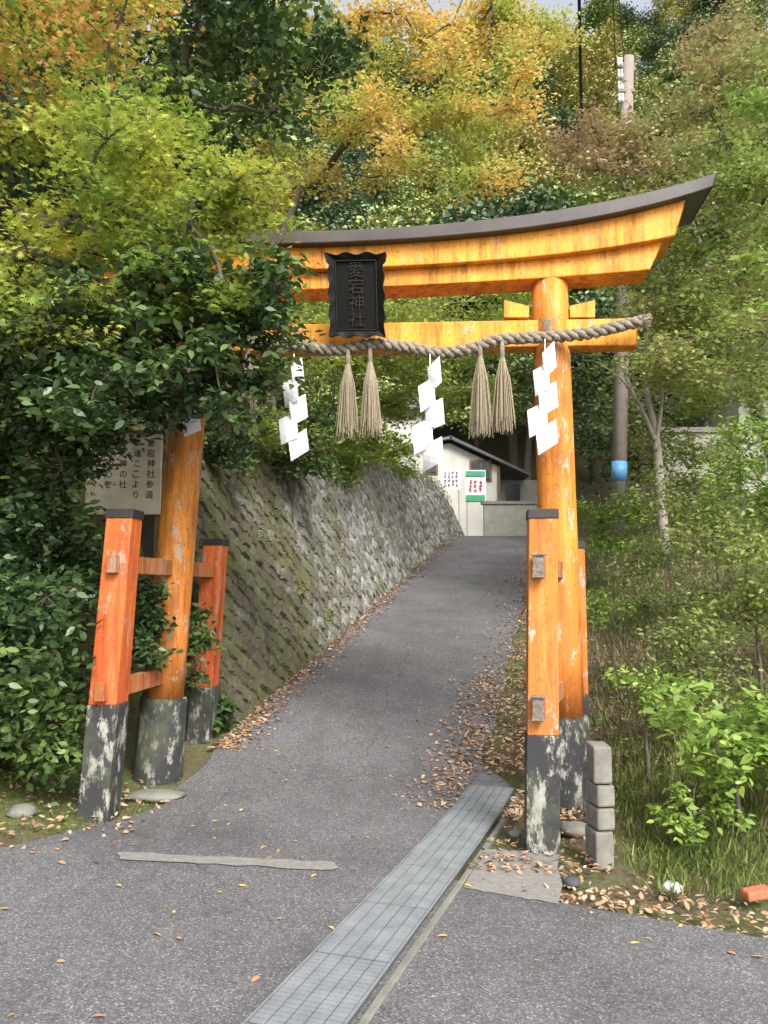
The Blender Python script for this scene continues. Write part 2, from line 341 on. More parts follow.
# ---------------------------------------------------------------- stone wall
def wp(a,b,dp):
    Yv=7.5+a*.978; xb=float(xl(Yv))-.12; zb=float(S(xb,Yv))
    return Vector((xb-.29*b+dp*.93,Yv-dp*.2,zb-.05+.957*b+dp*.3))
wall=thing('retaining_wall','long mossy stone retaining wall with diagonal masonry along the left of the road','wall',(-1.4,7.5,0))
mb=MB(); ha=.115; amax=20.9
def warp(a,b): return (a+.02*math.sin(a*7+b*3)+.015*math.sin(b*9+a*2.3)+.012*math.sin(a*19+b*13), b+.018*math.sin(a*5.3-b*4)+.015*math.sin(a*13+b*7))
for i in range(int(amax/(2*ha))+1):
    for j in range(0,30):
        a_=i*2*ha+(j%2)*ha; b_=j*ha*.95
        if a_>amax or b_>float(hh(7.5+a_*.978))/.957: continue
        ji=[random.uniform(-.011,.011) for _ in range(8)]; dd=random.uniform(.02,.06); g=random.uniform(.86,.95); iv=random.uniform(.74,.86)
        o8=[(-ha*g,0),(-ha*.49,-ha*.49),(0,-ha*g),(ha*.49,-ha*.49),(ha*g,0),(ha*.49,ha*.49),(0,ha*g),(-ha*.49,ha*.49)]
        q1=[warp(a_+x,b_+y) for x,y in o8]; q2=[warp(a_+x*iv+ji[q],b_+y*iv+ji[(q+3)%8]) for q,(x,y) in enumerate(o8)]
        vs=[wp(max(0,x),max(0,y),-.01) for x,y in q1]+[wp(max(0,x),max(0,y),dd+random.uniform(-.008,.008)) for x,y in q2]
        mb.add(vs,[tuple(range(8,16))]+[(q,(q+1)%8,8+(q+1)%8,8+q) for q in range(8)])
mb.build('masonry',M['wall'],wall)
mb=MB(); n=60
for i in range(n):
    a0=amax*i/n; a1=amax*(i+1)/n; b0=float(hh(7.5+a0*.978))/.957+.02; b1=float(hh(7.5+a1*.978))/.957+.02
    mb.add([wp(a0,-.2,0),wp(a1,-.2,0),wp(a1,b1,0),wp(a0,b0,0),wp(a1,b1,-.35),wp(a0,b0,-.35)],[(0,1,2,3),(3,2,4,5)])
b0=2.87; mb.add([wp(0,-.2,0),wp(0,b0,0),wp(0,b0,-1.6),wp(0,-.2,-1.6)],[(0,1,2,3)])
mb.build('backing',M['mortar'],wall)

# ---------------------------------------------------------------- torii gate
RB,RT=P(567,808,6.0),P(549,272,6.0); LB,LT=P(157,783,6.3),P(199,272,6.3)
gate=thing('torii_gate','large orange shrine gate with curved black roofed top beam straddling the road','gate',(0,6.1,0))
def alongz(b,t,z): return b.lerp(t,(z-b.z)/(t.z-b.z))
for b,t,zb in ((RB,RT,.68),(LB,LT,.777)):
    q=[alongz(b,t,zb+(t.z-zb)*k/8) for k in range(9)]
    pl=MB().tube(q,[.148-.0012*k*1.0 for k in range(9)],32).build('pillar',M['orange_pillar'],gate,True)
    q=[alongz(b,t,z) for z in (-.15,zb-.03,zb,zb+.002)]
    MB().tube(q,[.195,.178,.172,.15],32).build('pillar_base',M['black'],pl,False)
posts={'rf':(P(542,852,5.05),P(542,514,5.05)),'lf':(P(99,812,5.35),P(125,514,5.35)),'lr':(P(199,762,7.2),P(216,542,7.2)),'rr':(P(577,775,6.95),P(573,545,6.95))}
for k,(b,t) in posts.items():
    zb={'rf':.72,'lf':.86,'lr':.75,'rr':.72}[k]; ax=(GA,-GN,(t-b).normalized())
    m=M['orange_pillar'] if k[0]=='r' else M['red']; wd=.178
    p0,p1=alongz(b,t,zb),t; o=MB().box((p0+p1)/2,(wd+.012,wd+.012,(p1-p0).length),ax,top=.93).build('side_post',m,gate,bevel=.008)
    p0,p1=alongz(b,t,-.15),alongz(b,t,zb); MB().box((p0+p1)/2,(wd+.024,wd+.024,(p1-p0).length),ax,top=.985).build('post_base',M['black'],o,bevel=.006)
    MB().box(t-ax[2]*.005,(wd+.014,wd+.014,.06),ax,top=.98).build('post_cap',M['cap'],o,bevel=.004)
for s,(fk,rk,zs) in enumerate((('rf','rr',(.89,1.745)),('lf','lr',(.95,1.77)))):
    for z in zs:
        a=alongz(*posts[fk],z); b=alongz(*posts[rk],z); d=(b-a).normalized(); side=d.cross(UP).normalized()
        a2=a-d*.15; b2=b+d*.18
        o=MB().box((a2+b2)/2,(.07,(b2-a2).length,.12),(side,d,UP)).build('tie_beam',M['rail'],gate,bevel=.005)
        if s==0:
            for e in (a2-d*.006,b2+d*.006):
                mb=MB().box(e,(.072,.045,.13),(side,d,UP),top=.85); mb.box(e+UP*.07,(.085,.06,.014),(side,d,UP)); mb.box(e-UP*.066,(.08,.055,.01),(side,d,UP)); mb.build('tenon_cover',M['fitting'],o,bevel=.004)
cx=np.array([717,640,560,480,400,330,275,200,120,60,20.])
T=[172,195,209,219,227,231,232,230,224,216,208]; B1=[190,213,228,237,244,248,249,247,242,234,226]
B2=[225,243,254,260,265,269,271,270,266,261,256]; B3=[262,271,277,281,285,289,291,291,288,284,280]
def fit(y): p=np.polyfit(cx,y,4); return lambda x: float(np.polyval(p,x))
fT,f1,f2,f3=fit(T),fit(B1),fit(B2),fit(B3)
def loft(name,m,xlT,xlB,xrT,xrB,ft,fb,off,depth,ridge=0,bev=.008,taper=0):
    n=36; vs=[];fs=[]
    for i in range(n+1):
        s=i/n; pt=K(xlT+(xrT-xlT)*s,ft(xlT+(xrT-xlT)*s),off); pb=K(xlB+(xrB-xlB)*s,fb(xlB+(xrB-xlB)*s),off-taper)
        row=[pb,pt]
        if ridge: row.append(pt-GN*depth/2+UP*ridge)
        row+=[pt-GN*depth, pb-GN*(depth-2*taper)]
        vs+=row
    k=len(vs)//(n+1)
    for i in range(n):
        for j in range(k): a=i*k+j; b=i*k+(j+1)%k; fs.append((a,b,b+k,a+k))
    fs+=[tuple(range(k)),tuple(reversed(range(n*k,n*k+k)))]
    mb=MB(); mb.add(vs,fs); return mb.build(name,m,gate,bevel=bev)
rc=loft('roof_cap',M['roofcopper'],12,20,717,713,fT,lambda x:f1(x)-5,.3,.6,ridge=.09)
loft('top_beam',M['orange'],45,52,688,675,lambda x:f1(x)-7,f2,.22,.44,taper=.01)
loft('lower_top_beam',M['orange'],68,75,664,650,lambda x:f2(x)+1,f3,.14,.28)
loft('crossbeam',M['orange'],95,96,637,637,lambda x:318+(637-x)*.018,lambda x:345+(637-x)*.015,.09,.18)
for px in (517,582,170,232):
    d=-1 if px in (517,170) else 1
    mb=MB(); A,B,Cc,D=[K(px+dx*d,yy,.07) for dx,yy in ((-12,306),(13,300),(13,317),(-12,317))]
    mb.add([A,B,Cc,D]+[q-GN*.14 for q in (A,B,Cc,D)],[(0,1,2,3),(7,6,5,4),(0,4,5,1),(1,5,6,2),(2,6,7,3),(3,7,4,0)]); mb.build('wedge',M['orange'],gate)

# plaque
pc=K(357,296,.36); a_=math.radians(12); pu=(UP*math.cos(a_)+GN*math.sin(a_)); pn=(GN*math.cos(a_)-UP*math.sin(a_)); pr=(GA+UP*-.03).normalized()
pq=thing('name_plaque','black scalloped shrine name plaque with dull gold characters hung between the top beams','plaque',pc)
def ringmesh(W,Hh,w2,h2,th,n=64,sc=.012):
    vs=[];fs=[]
    def per(W,Hh,t):
        p=2*(W+Hh); s=t*p
        if s<W: return (-W/2+s,Hh/2)
        s-=W
        if s<Hh: return (W/2,Hh/2-s)
        s-=Hh
        if s<W: return (W/2-s,-Hh/2)
        s-=W; return (-W/2,-Hh/2+s)
    for i in range(n):
        t=i/n; x,y=per(W,Hh,t); g=1+sc*2.2*math.cos(t*2*math.pi*14); x*=g*(1.06 if y>Hh*.4 else .98); y*=g
        xi,yi=per(w2,h2,t)
        for (q,e) in (((x,y),0),((x,y),th),((xi,yi),th*.5),((xi,yi),0)): vs.append(pc+pr*q[0]+pu*q[1]+pn*e)
    for i in range(n):
        j=(i+1)%n
        for k in range(4): fs.append((i*4+k,i*4+(k+1)%4,j*4+(k+1)%4,j*4+k))
    return MB().add(vs,fs)
ringmesh(.42,.6,.3,.5,.055,112,.015).build('frame',M['plaque'],pq)
MB().box(pc+pn*.008,(.32,.025,.52),(pr,-pn,pu)).build('panel',M['plaque'],pq)
mb=MB()
for s in (-1,1):
    mb.box(pc+pr*s*.152+pn*.035,(.006,.01,.5),(pr,-pn,pu)); mb.box(pc+pu*s*.252+pn*.035,(.3,.01,.006),(pr,-pn,pu))
mb.build('inner_trim',M['plaqueletter'],pq)
def textmesh(s,size,org,r,uq,nn,name,m,parent,ext=.004):
    cu=bpy.data.curves.new('txt','FONT'); cu.body=s; cu.size=size; cu.align_x='CENTER'; cu.align_y='CENTER'; cu.extrude=ext
    o=bpy.data.objects.new('txt',cu); C.objects.link(o); bpy.context.view_layer.update()
    me=bpy.data.meshes.new_from_object(o.evaluated_get(bpy.context.evaluated_depsgraph_get())); bpy.data.objects.remove(o)
    M4=Matrix(((r.x,uq.x,nn.x,org.x),(r.y,uq.y,nn.y,org.y),(r.z,uq.z,nn.z,org.z),(0,0,0,1)))
    me.transform(Matrix.Translation(-ORG[parent])@M4); me.materials.clear(); ob=link(name,me,parent,m); return ob
for i,ch in enumerate('愛宕神社'):
    textmesh(ch,.125,pc+pn*.026+pu*(.178-.12*i),pr,pu,pn,'lettering',M['plaqueletter'],pq)

# rope
rp=[(120,336),(200,338),(285,344),(335,350),(375,344),(410,348),(440,353),(470,349),(500,340),(545,337),(590,333),(641,321)]
def catm(pts,n=8):
    out=[]
    for i in range(len(pts)-1):
        p0,p1,p2,p3=pts[max(i-1,0)],pts[i],pts[i+1],pts[min(i+2,len(pts)-1)]
        for k in range(n):
            t=k/n; out.append(.5*((2*p1)+(p2-p0)*t+(2*p0-5*p1+4*p2-p3)*t*t+(-p0+3*p1-3*p2+p3)*t**3))
    out.append(pts[-1]); return out
path=catm([K(x,y,.225) for x,y in rp],26)
mb=MB(); dist=0; ph=[0]
for i in range(1,len(path)): dist+=(path[i]-path[i-1]).length; ph.append(dist)
for s in range(3):
    q=[]
    for i,p in enumerate(path):
        t=(path[min(i+1,len(path)-1)]-path[max(i-1,0)]).normalized(); a=UP; b=t.cross(a).normalized(); w_=ph[i]*2*math.pi/.2+s*2*math.pi/3
        q.append(p+(a*math.cos(w_)+b*math.sin(w_))*.024)
    mb.tube(q,[.024+.004*math.sin(i*1.7+s) for i in range(len(q))],7)
end=path[-1]
for k in range(80):
    d=Vector((random.uniform(.2,1),random.uniform(-.5,.5),random.uniform(-.6,.6))).normalized(); mb.tube([end-GA*.03,end+d*random.uniform(.03,.09)],.003,3)
for k in range(500):
    p=random.choice(path); d=Vector((random.uniform(-1,1),random.uniform(-1,.2),random.uniform(-1,1))).normalized(); mb.tube([p+d*.035,p+d*.06+GA*random.uniform(-.05,.05)],.0012,3,False)
rope=local(mb.build('sacred_rope',M['rope'],None,True)); tag(rope,'thick twisted straw rope strung across the gate below the plaque','rope')
mb=MB()
for k in range(16):
    p=K(547+random.uniform(-3,3),330,.2); mb.tube([p,p+UP*random.uniform(.05,.1)+GA*random.uniform(-.05,.05)],.006,4)
tag(local(mb.build('straw_knot',M['rope'],None)),'small straw knot on top of the rope at the right pillar','knot')
tl=['straw tassel just below the plaque, leftmost of the full view four','straw tassel right beside the one under the plaque','straw tassel on the rope left of the right pillar, outer of that pair','straw tassel hanging closest to the right pillar','straw tassel half hidden in the leaves at the left of the rope','straw tassel behind the leaves near the left pillar']
for i,(x,y0,y1) in enumerate([(346,352,437),(370,350,435),(478,344,435),(502,345,430),(246,342,432),(229,342,430)]):
    a=K(x+ (2 if i%2==0 else 0),y0,.25); hgt=(K(x,y0,.25)-K(x,y1,.25)).z
    t=thing('straw_tassel',tl[i],'tassel',a)
    mb=MB()
    for k in range(150):
        w_=random.uniform(0,6.283); r=math.sqrt(random.random()); e=Vector((math.cos(w_),math.sin(w_),0)); R=.085*r
        h=hgt*random.uniform(.84,1.04); k1=a+e*.016*r-UP*.1; jx=GA*random.uniform(-.016,.016)
        mb.tube([a+e*.01*r,k1,a+e*(.016*r+(R-.016*r)*.55)-UP*h*.45+jx*.6,a+e*R-UP*h+jx],[.0036,.0036,.003,.002],3,False)
    mb.build('fringe',M['straw'],t)
    MB().tube([a+UP*.03,a-UP*.02,a-UP*.09,a-UP*.1],[.012,.018,.02,.012],10).build('binding',M['rope'],t,True)
# zigzag paper streamers: one folded strip, each slanting leaf hinged to the one above and twisted its own way
def shide(cx0,y0,sc,lean,label,off=.27,tw=1):
    mb=MB(); seg=[(-3,9,0,26),(-12,3,20,46),(-5,13,40,66),(-16,3,60,88),(-7,13,80,104)]
    prev=None
    for k,(a,b,t,bm) in enumerate(seg):
        sl=10+random.uniform(-2,3); o0,o1=(off,off+.055) if k%2 else (off+.055,off); twist=tw*(.05 if k%2 else -.045)*random.uniform(.6,1.3); jx=random.uniform(-1.2,1.2)
        vs=[]
        for f in (0,.25,.5,.75,1.):
            yy=t+(bm-t)*f; sh=3*f; o_=o0+(o1-o0)*f+.012*math.sin(f*3.14)
            for g in (0,.33,.66,1.):
                xg=a+(b-a)*g; vs.append(K(cx0+(xg+sh+jx)*sc+lean*yy,y0+(yy+sl*(.5-g))*sc,o_+.014*math.sin(g*3.14)+twist*(g-.5)*(.3+f)))
        mb.add(vs,[(i*4+j,i*4+j+1,(i+1)*4+j+1,(i+1)*4+j) for i in range(4) for j in range(3)])
        if prev is not None: mb.add([prev[16],prev[18],vs[6],vs[2]],[(0,1,2,3)])
        prev=vs
    mb.tube([K(cx0,y0-8,off),K(cx0,y0+8,off+.05)],.004,5)
    o=local(mb.build('paper_streamer',M['paper'],None)); s=o.modifiers.new('thick','SOLIDIFY'); s.thickness=.002; return tag(o,label,'paper streamer')
shide(545,347,.98,-.02,'white zigzag paper streamer in front of the right pillar')
shide(430,362,1.0,-.03,'white zigzag paper streamer at the middle of the rope',tw=-1.2)
shide(294,362,.9,.0,'white zigzag paper streamer by the leaves left of the plaque')
shide(186,345,.85,.02,'white zigzag paper streamer half hidden by leaves at the left pillar')

# ---------------------------------------------------------------- small things
def rock(name,px,py,z,r,m,label,cat='stone',sq=(1,1,.6),gr=None):
    d=gp(px,py,z); mb=MB(); n=10; vs=[];
    for i in range(7):
        for j in range(n):
            th=math.pi*i/6; w_=2*math.pi*j/n; q=1+.16*math.sin(3*w_+i*1.7+px)+random.uniform(-.07,.07) if 0<i<6 else 1
            vs.append((d[0]+r*sq[0]*math.sin(th)*math.cos(w_)*q,d[1]+r*sq[1]*math.sin(th)*math.sin(w_)*q,z+r*sq[2]*(.35+math.cos(th)*.95)))
    mb.add(vs,[(i*n+j,(i+1)*n+j,(i+1)*n+(j+1)%n,i*n+(j+1)%n) for i in range(6) for j in range(n)])
    return tag(local(mb.build(name,m,None,True)),label,cat,gr)
rock('stone',672,890,.02,.055,M['whitestone'],'small white stone in the grass right of the block stack')
rock('stone',572,884,.02,.05,M['darkstone'],'small dark stone at the foot of the right gate post')
rock('stone',575,832,.03,.11,M['stone'],'flat mossy stone at the base of the right pillar',sq=(1,1,.45))
rock('stone',155,797,.15,.19,M['stone'],'broad flat stone at the base of the left pillar',sq=(1.1,.7,.2))
rock('stone',22,815,.17,.09,M['stone'],'small stone under the dark bush at the left edge')
rock('stone',515,835,.05,.045,M['stone'],'small stone left of the right gate post')
d=gp(757,897,.03); tag(local(MB().box((d[0],d[1],.05),(.16,.08,.05),(Vector((.96,.25,.05)).normalized(),Vector((-.25,.96,0)),UP)).build('brick',M['brick'],None,bevel=.012)),'broken red brick lying in the leaves at the right edge','brick')
d=gp(600,866,0.0); zz=0; names=['bottom','second from the bottom','second from the top','topmost']
for k,(hgt,nm) in enumerate(zip((.22,.13,.13,.22),names)):
    ang=random.uniform(-.15,.15); ax=(Vector((math.cos(ang),math.sin(ang),0)),Vector((-math.sin(ang),math.cos(ang),0)),UP)
    tag(local(MB().box((d[0]+random.uniform(-.008,.008)+.006*k,d[1],zz+hgt/2),(.108,.19,hgt-.008),ax).build('concrete_block',M['concrete'],None,bevel=.014)),'weathered concrete block, %s of the four stacked right of the gate post'%nm,'block'); zz+=hgt

def strokes(cols,rows,cw,chh,org,r,uq,nn,name,m,parent,th=.1):
    mb=MB()
    for c in range(cols):
        for rr in range(rows):
            o=org+r*(c-(cols-1)/2)*cw-uq*(rr-(rows-1)/2)*chh
            for k in range(5):
                hor=k%2==0; ln=random.uniform(.4,.8)*min(cw,chh); q=o+r*random.uniform(-.2,.2)*cw*.7+uq*random.uniform(-.3,.3)*chh
                ax=(r,uq) if hor else (uq,r); t_=min(cw,chh)*th
                mb.add([q-ax[0]*ln/2-ax[1]*t_/2,q+ax[0]*ln/2-ax[1]*t_/2+uq*.1*ln,q+ax[0]*ln/2+ax[1]*t_/2+uq*.1*ln,q-ax[0]*ln/2+ax[1]*t_/2],[(0,1,2,3)])
    return mb.build(name,m,parent)
XA=Vector((1,0,0)); FN=Vector((0,-1,0))
pb=P(124,474,7.0); nb=thing('notice_board','aged cream notice board with black brush writing behind the left pillar','notice board',(pb.x,7.0,hz(pb.x,7.0)))
MB().box(pb,(.66,.03,.72)).build('panel',M['board'],nb,bevel=.004)
for c_,col in enumerate(('愛宕神社','火の用心を','守る神の社','参道ここより','愛宕神社参道')):
    for r_,ch in enumerate(col):
        textmesh(ch,.078+random.uniform(-.008,.008),pb+FN*.018+XA*(-.25+.122*c_+random.uniform(-.006,.006))+UP*(.27-.092*r_),XA,UP,FN,'character',M['ink'],nb,.001)
MB().box(pb+UP*.375,(.7,.08,.025)).build('board_roof',M['oldwood'],nb,bevel=.004)
for s in (-1,1): MB().box((pb.x+s*.3,7.045,(pb.z+.3)/2),(.05,.05,pb.z+.3),None).build('post',M['oldwood'],nb)

# ---------------------------------------------------------------- buildings
def bx(px0,py0,px1,py1,Y,dep,name,m,parent,bev=0):
    a=P(px0,py0,Y); b=P(px1,py1,Y); return MB().box(((a.x+b.x)/2,Y+dep/2,(a.z+b.z)/2),(abs(b.x-a.x),dep,abs(a.z-b.z))).build(name,m,parent,bevel=bev)
def gable(px0,px1,pye,pyr,Y,dep,name,m,parent,over=.6):
    a=P(px0,pye,Y); b=P(px1,pye,Y); r=P(px0,pyr,Y).z; mb=MB(); y0,y1,ym=Y-over,Y+dep+over,Y+dep/2
    t=.15; vs=[]
    for x in (a.x,b.x):
        vs+=[(x,y0,a.z),(x,ym,r),(x,y1,a.z),(x,y1,a.z-t),(x,ym,r-t),(x,y0,a.z-t)]
    fs=[(i,(i+1)%6,6+(i+1)%6,6+i) for i in range(6)]+[tuple(range(6)),tuple(reversed(range(6,12)))]
    rf=mb.add(vs,fs).build(name,m,parent)
    mb=MB(); nn=int((b.x-a.x)/.3)
    for i in range(nn):
        x=a.x+(i+.5)*(b.x-a.x)/nn; mb.tube([(x,y0,a.z+.02),(x,ym,r+.02)],.04,5)
    mb.build('tile_ridge',m,rf); return rf
hb=P(450,520,32)
h=thing('house','cream walled house with sloping roof beyond the top of the road','house',(hb.x,32,3.6))
pl_=[(398,545),(398,452),(450,443),(500,467),(500,545)]
mb=MB(); f_=[P(x,y,32) for x,y in pl_]; mb.add(f_+[v+Vector((0,6,0)) for v in f_],[(4,3,2,1,0),(5,6,7,8,9),(2,3,8,7),(1,2,7,6),(3,4,9,8),(0,1,6,5)]); mb.build('wall',M['white'],h)
def slab(pts,Y0,Y1,th,name,m,parent):
    a,b=[P(x,y,32) for x,y in pts]; vs=[]
    for yy in (Y0,Y1):
        for q in (a,b): vs+=[(q.x,yy,q.z),(q.x,yy,q.z+th)]
    return MB().add(vs,[(0,2,3,1),(4,5,7,6),(0,1,5,4),(2,6,7,3),(1,3,7,5),(0,4,6,2)]).build(name,m,parent)
r1=slab([(449,440),(528,477)],31.6,38.6,.1,'roof',M['darktile'],h); r2=slab([(384,454),(451,440)],31.6,38.6,.1,'roof',M['tile'],h)
mb=MB()
for k in range(18):
    yy=31.8+k*.4; a=P(449,440,32); b=P(528,477,32); mb.tube([(a.x,yy,a.z+.12),(b.x,yy,b.z+.12)],.05,5)
mb.build('tile_ridge',M['darktile'],r1)
wdw=bx(470,460,492,481,31.93,.1,'window',M['oldwood'],h); bx(472,462,490,479,31.88,.04,'pane',M['glass'],wdw); bx(480.6,462,481.6,479,31.85,.03,'mullion',M['oldwood'],wdw)
wdw=bx(424,457,438,474,31.93,.1,'window',M['oldwood'],h); bx(426,459,436,472,31.88,.04,'pane',M['glass'],wdw)
bx(500,480,545,545,33,.2,'side_wall',M['beige'],h); bx(506,484,520,505,32.9,.08,'side_window',M['glass'],h)
MB().tube([P(499,466,31.9),P(499,540,31.9)],.05,6).build('downpipe',M['oldwood'],h)
h3=thing('storehouse','small building with blue grey tiled roof rising behind the cream house','house',(P(400,500,40).x,40,4))
bx(372,408,432,545,40,4,'wall',M['white'],h3); gable(364,440,408,388,40,4,'roof',M['tile'],h3)
sg=thing('sign_board','white sign with green header on the verge before the cream house','sign',(P(475,500,28.6).x,28.6,4))
bx(465,470,486,502,28.6,.05,'panel',M['paper'],sg); bx(466,471,485,476,28.56,.03,'header',M['green'],sg); bx(466,495,485,501,28.56,.03,'footer',M['green'],sg)
strokes(3,3,.18,.15,P(475.5,486,28.57),XA,UP,FN,'writing',M['signred'],sg,.16)
for px in (467,484): bx(px-.7,470,px+.7,545,28.66,.05,'post',M['pole'],sg)
sg=thing('sign_board','plain white poster board left of the green headed sign','sign',(P(435,500,28.9).x,28.9,4))
bx(442,468,461,490,28.9,.05,'panel',M['paper'],sg); strokes(4,4,.14,.15,P(451,479,28.87),XA,UP,FN,'writing',M['ink'],sg,.1)
for px in (444,459): bx(px-.7,468,px+.7,545,28.96,.05,'post',M['pole'],sg)
lw=thing('low_wall','low plain pale wall at the top of the road before the house','wall',(P(525,520,28.2).x,28.2,3.8))
bx(484,504,566,545,28.2,.25,'wall_body',M['beige'],lw); bx(482,501,568,504,28.15,.35,'coping',M['pale'],lw)
h2=thing('house','white building glimpsed through leaves on the right bank','house',(P(790,470,17).x,17.,3.8))
bx(736,352,900,500,17,5,'wall',M['white'],h2); gable(722,910,352,318,17,5,'roof',M['tile'],h2,.5)
w2=bx(752,380,764,420,16.95,.1,'window',M['tile'],h2); bx(753.5,382,762.5,418,16.9,.05,'pane',M['glass'],w2)
bw=thing('boundary_wall','pale concrete garden wall on the right bank below the white building','wall',(P(695,450,16).x,16.,3.6))
bx(657,432,737,480,16,.25,'wall_body',M['beige'],bw); bx(654,427,739,432,15.95,.35,'coping',M['concrete'],bw)

# utility pole
pbm=P(618,530,18); pt=P(628,58,18); up_=thing('utility_pole','tall concrete utility pole with a blue band behind the right pillar','utility pole',(pbm.x,18,hz(pbm.x,18)))
MB().tube([pbm.lerp(pt,-.12),pt],[.175,.14],16).build('shaft',M['pole'],up_,True)
MB().tube([pbm.lerp(pt,.098),pbm.lerp(pt,.137)],[.178,.176],16).build('band',M['blue'],up_,True)
MB().box(pt-UP*.3,(.34,.07,.07)).build('crossarm',M['pole'],up_); MB().box(pt-UP*.9+Vector((-.1,-.1,0)),(.4,.07,.07)).build('crossarm',M['pole'],up_)
for s in (-.2,-.27):
    for dz in (.2,.5,.8,1.1): MB().tube([pt+XA*s-UP*dz+UP*q+Vector((0,-.12,0)) for q in (-.1,0,.05,.12)],[.03,.04,.02,.03],8).build('insulator',M['porcelain'],up_,True)
cab=MB().tube([P(583,180,32),P(582,135,26),P(580,40,20),P(578,-60,15)],[.07,.055,.045,.035],8).build('power_cable',M['cable'],None,True); tag(local(cab),'thick black power cable running overhead against the forest','cable')
cab=MB().tube([pt+Vector((-.3,0,-.3)),P(613,0,15),P(606,-80,12)],.012,6).build('power_cable',M['cable'],None,True); tag(local(cab),'thin wire rising from the left of the utility pole top','cable')
cab=MB().tube([pt+Vector((-.1,0,-.1)),P(619,0,15),P(614,-80,12)],.012,6).build('power_cable',M['cable'],None,True); tag(local(cab),'thin wire rising from the middle of the utility pole top','cable')

# ---------------------------------------------------------------- trees
def tree(name,label,cat,base,top,clumps,n,size,m,tpl='oval',flat=.5,sub=9,tilt=.5,sig=.26,trunk_r=.12,group=None,bark='bark',twig=.006,extra=None):
    base=Vector(base); top=Vector(top); t=thing(name,label,cat,base,group)
    mb=MB(); q=[base.lerp(top,k/6)+Vector((math.sin(k*1.3),math.cos(k*1.7),0))*(.04*(top-base).length*.2*(0<k<6)) for k in range(7)]
    q[0]=base-UP*.3
    mb.tube(q,[trunk_r*(1-.1*k) for k in range(7)],10)
    # branches grow from clump to clump, thick near the trunk and thin at the ends
    cs=sorted(clumps,key=lambda c:(c[0]-top).length); nodes=[(base.lerp(top,f),-1) for f in (.5,.7,.85,1.)]; par=[]
    for c,r in cs:
        best=min(range(len(nodes)),key=lambda i:(nodes[i][0]-c).length*1.0+.25*(nodes[i][0]-top).length*(i>3)); par.append(best); nodes.append((c,best))
    cnt=[1]*len(nodes)
    for i in range(len(cs)-1,-1,-1): cnt[par[i]]+=cnt[i+4]
    N_=max(2,len(cs))
    for i,(c,r) in enumerate(cs):
        s=nodes[par[i]][0]; ln=(c-s).length
        m1=s.lerp(c,.35)+UP*random.uniform(0,.12)*ln+Vector((random.uniform(-.1,.1),random.uniform(-.1,.1),0))*ln; m2=s.lerp(c,.7)+UP*random.uniform(-.05,.08)*ln+Vector((random.uniform(-.1,.1),random.uniform(-.1,.1),0))*ln
        r1=max(twig*1.4,trunk_r*.55*math.sqrt(cnt[i+4]/N_)); r0=r1*1.2
        bp=catm([s,m1,m2,c],4); mb.tube(bp,[r0+(r1-r0)*k/len(bp) for k in range(len(bp))],5)
    pts=[]; wts=np.array([r*r for _,r in clumps]); wts/=wts.sum()
    for (c,r),w_ in zip(clumps,wts):
        k=int(n*w_); ss=max(3,int(sub))
        dirs=rng.normal(0,1,(ss,3)); dirs/=np.linalg.norm(dirs,axis=1)[:,None]; rad=r*rng.uniform(.3,1.1,ss)
        sc=np.array(c)+dirs*rad[:,None]*np.array([1,1,max(.45,flat)])
        for s_ in sc: 
            mb.tube([c,(Vector(s_)+c)/2+Vector((0,0,.04*r)),Vector(s_)],[twig*1.1,twig*.8,twig*.4],3,False)
        idx=rng.integers(0,ss,k); pts.append(sc[idx]+rng.normal(0,1,(k,3))*np.array([sig*r,sig*r,sig*r*flat]))
    mb.build('trunk',M[bark],t,True)
    pts=np.concatenate(pts)
    if extra:
        msk=extra[0](pts); leafdata('crown_tips',pts[msk],size,tpl,tilt,extra[1],t); pts=pts[~msk]
    leafdata('crown',pts,size,tpl,tilt,m,t)
    return t
def fill(x0,y0,x1,y1,Y0,Y1,r0,r1,n,cond=None):
    out=[]
    while len(out)<n:
        x=random.uniform(x0,x1); y=random.uniform(y0,y1)
        if cond and not cond(x,y): continue
        out.append((P(x,y,random.uniform(Y0,Y1)),random.uniform(r0,r1)))
    return out
# near left maple
cl=fill(-160,-120,228,330,4.6,6.2,.25,.42,70,lambda x,y: not(x>150 and y<115) and not (x>205 and y>290))+fill(170,165,268,240,4.9,5.6,.15,.24,16)+fill(60,225,255,325,4.8,5.5,.16,.26,24)+fill(40,-30,170,40,6,7,.3,.45,8)
tree('maple_tree','yellow green maple with orange tips spreading over the upper left','tree',(-5.2,6.2,hz(-5.2,6.2)),(-4.3,6.0,5.2),cl,36000,.048,L['maple'],'maple',.3,14,.45,.28,.14,twig=.0035,
     extra=(lambda p:(p[:,2]-1.6>.66*p[:,1]+.2*np.sin(p[:,0]*3)+.12*rng.normal(0,1,len(p)))&(rng.random(len(p))<.55),L['mapletip']))
# evergreen behind, upper
cl=fill(150,-60,325,175,6.8,7.9,.28,.45,24,lambda x,y:x-150>y*-.3+10 and (y<140 or x<290))+fill(50,-30,180,60,8,9,.4,.6,6)
tree('evergreen_tree','dark glossy leaved tree showing above the left end of the top beam','tree',(-3.6,8.4,hz(-3.6,8.4)),(-2.4,8.0,6.0),cl,9000,.095,L['dark'],'oval',.7,10,.7,.3,.12,twig=.006)
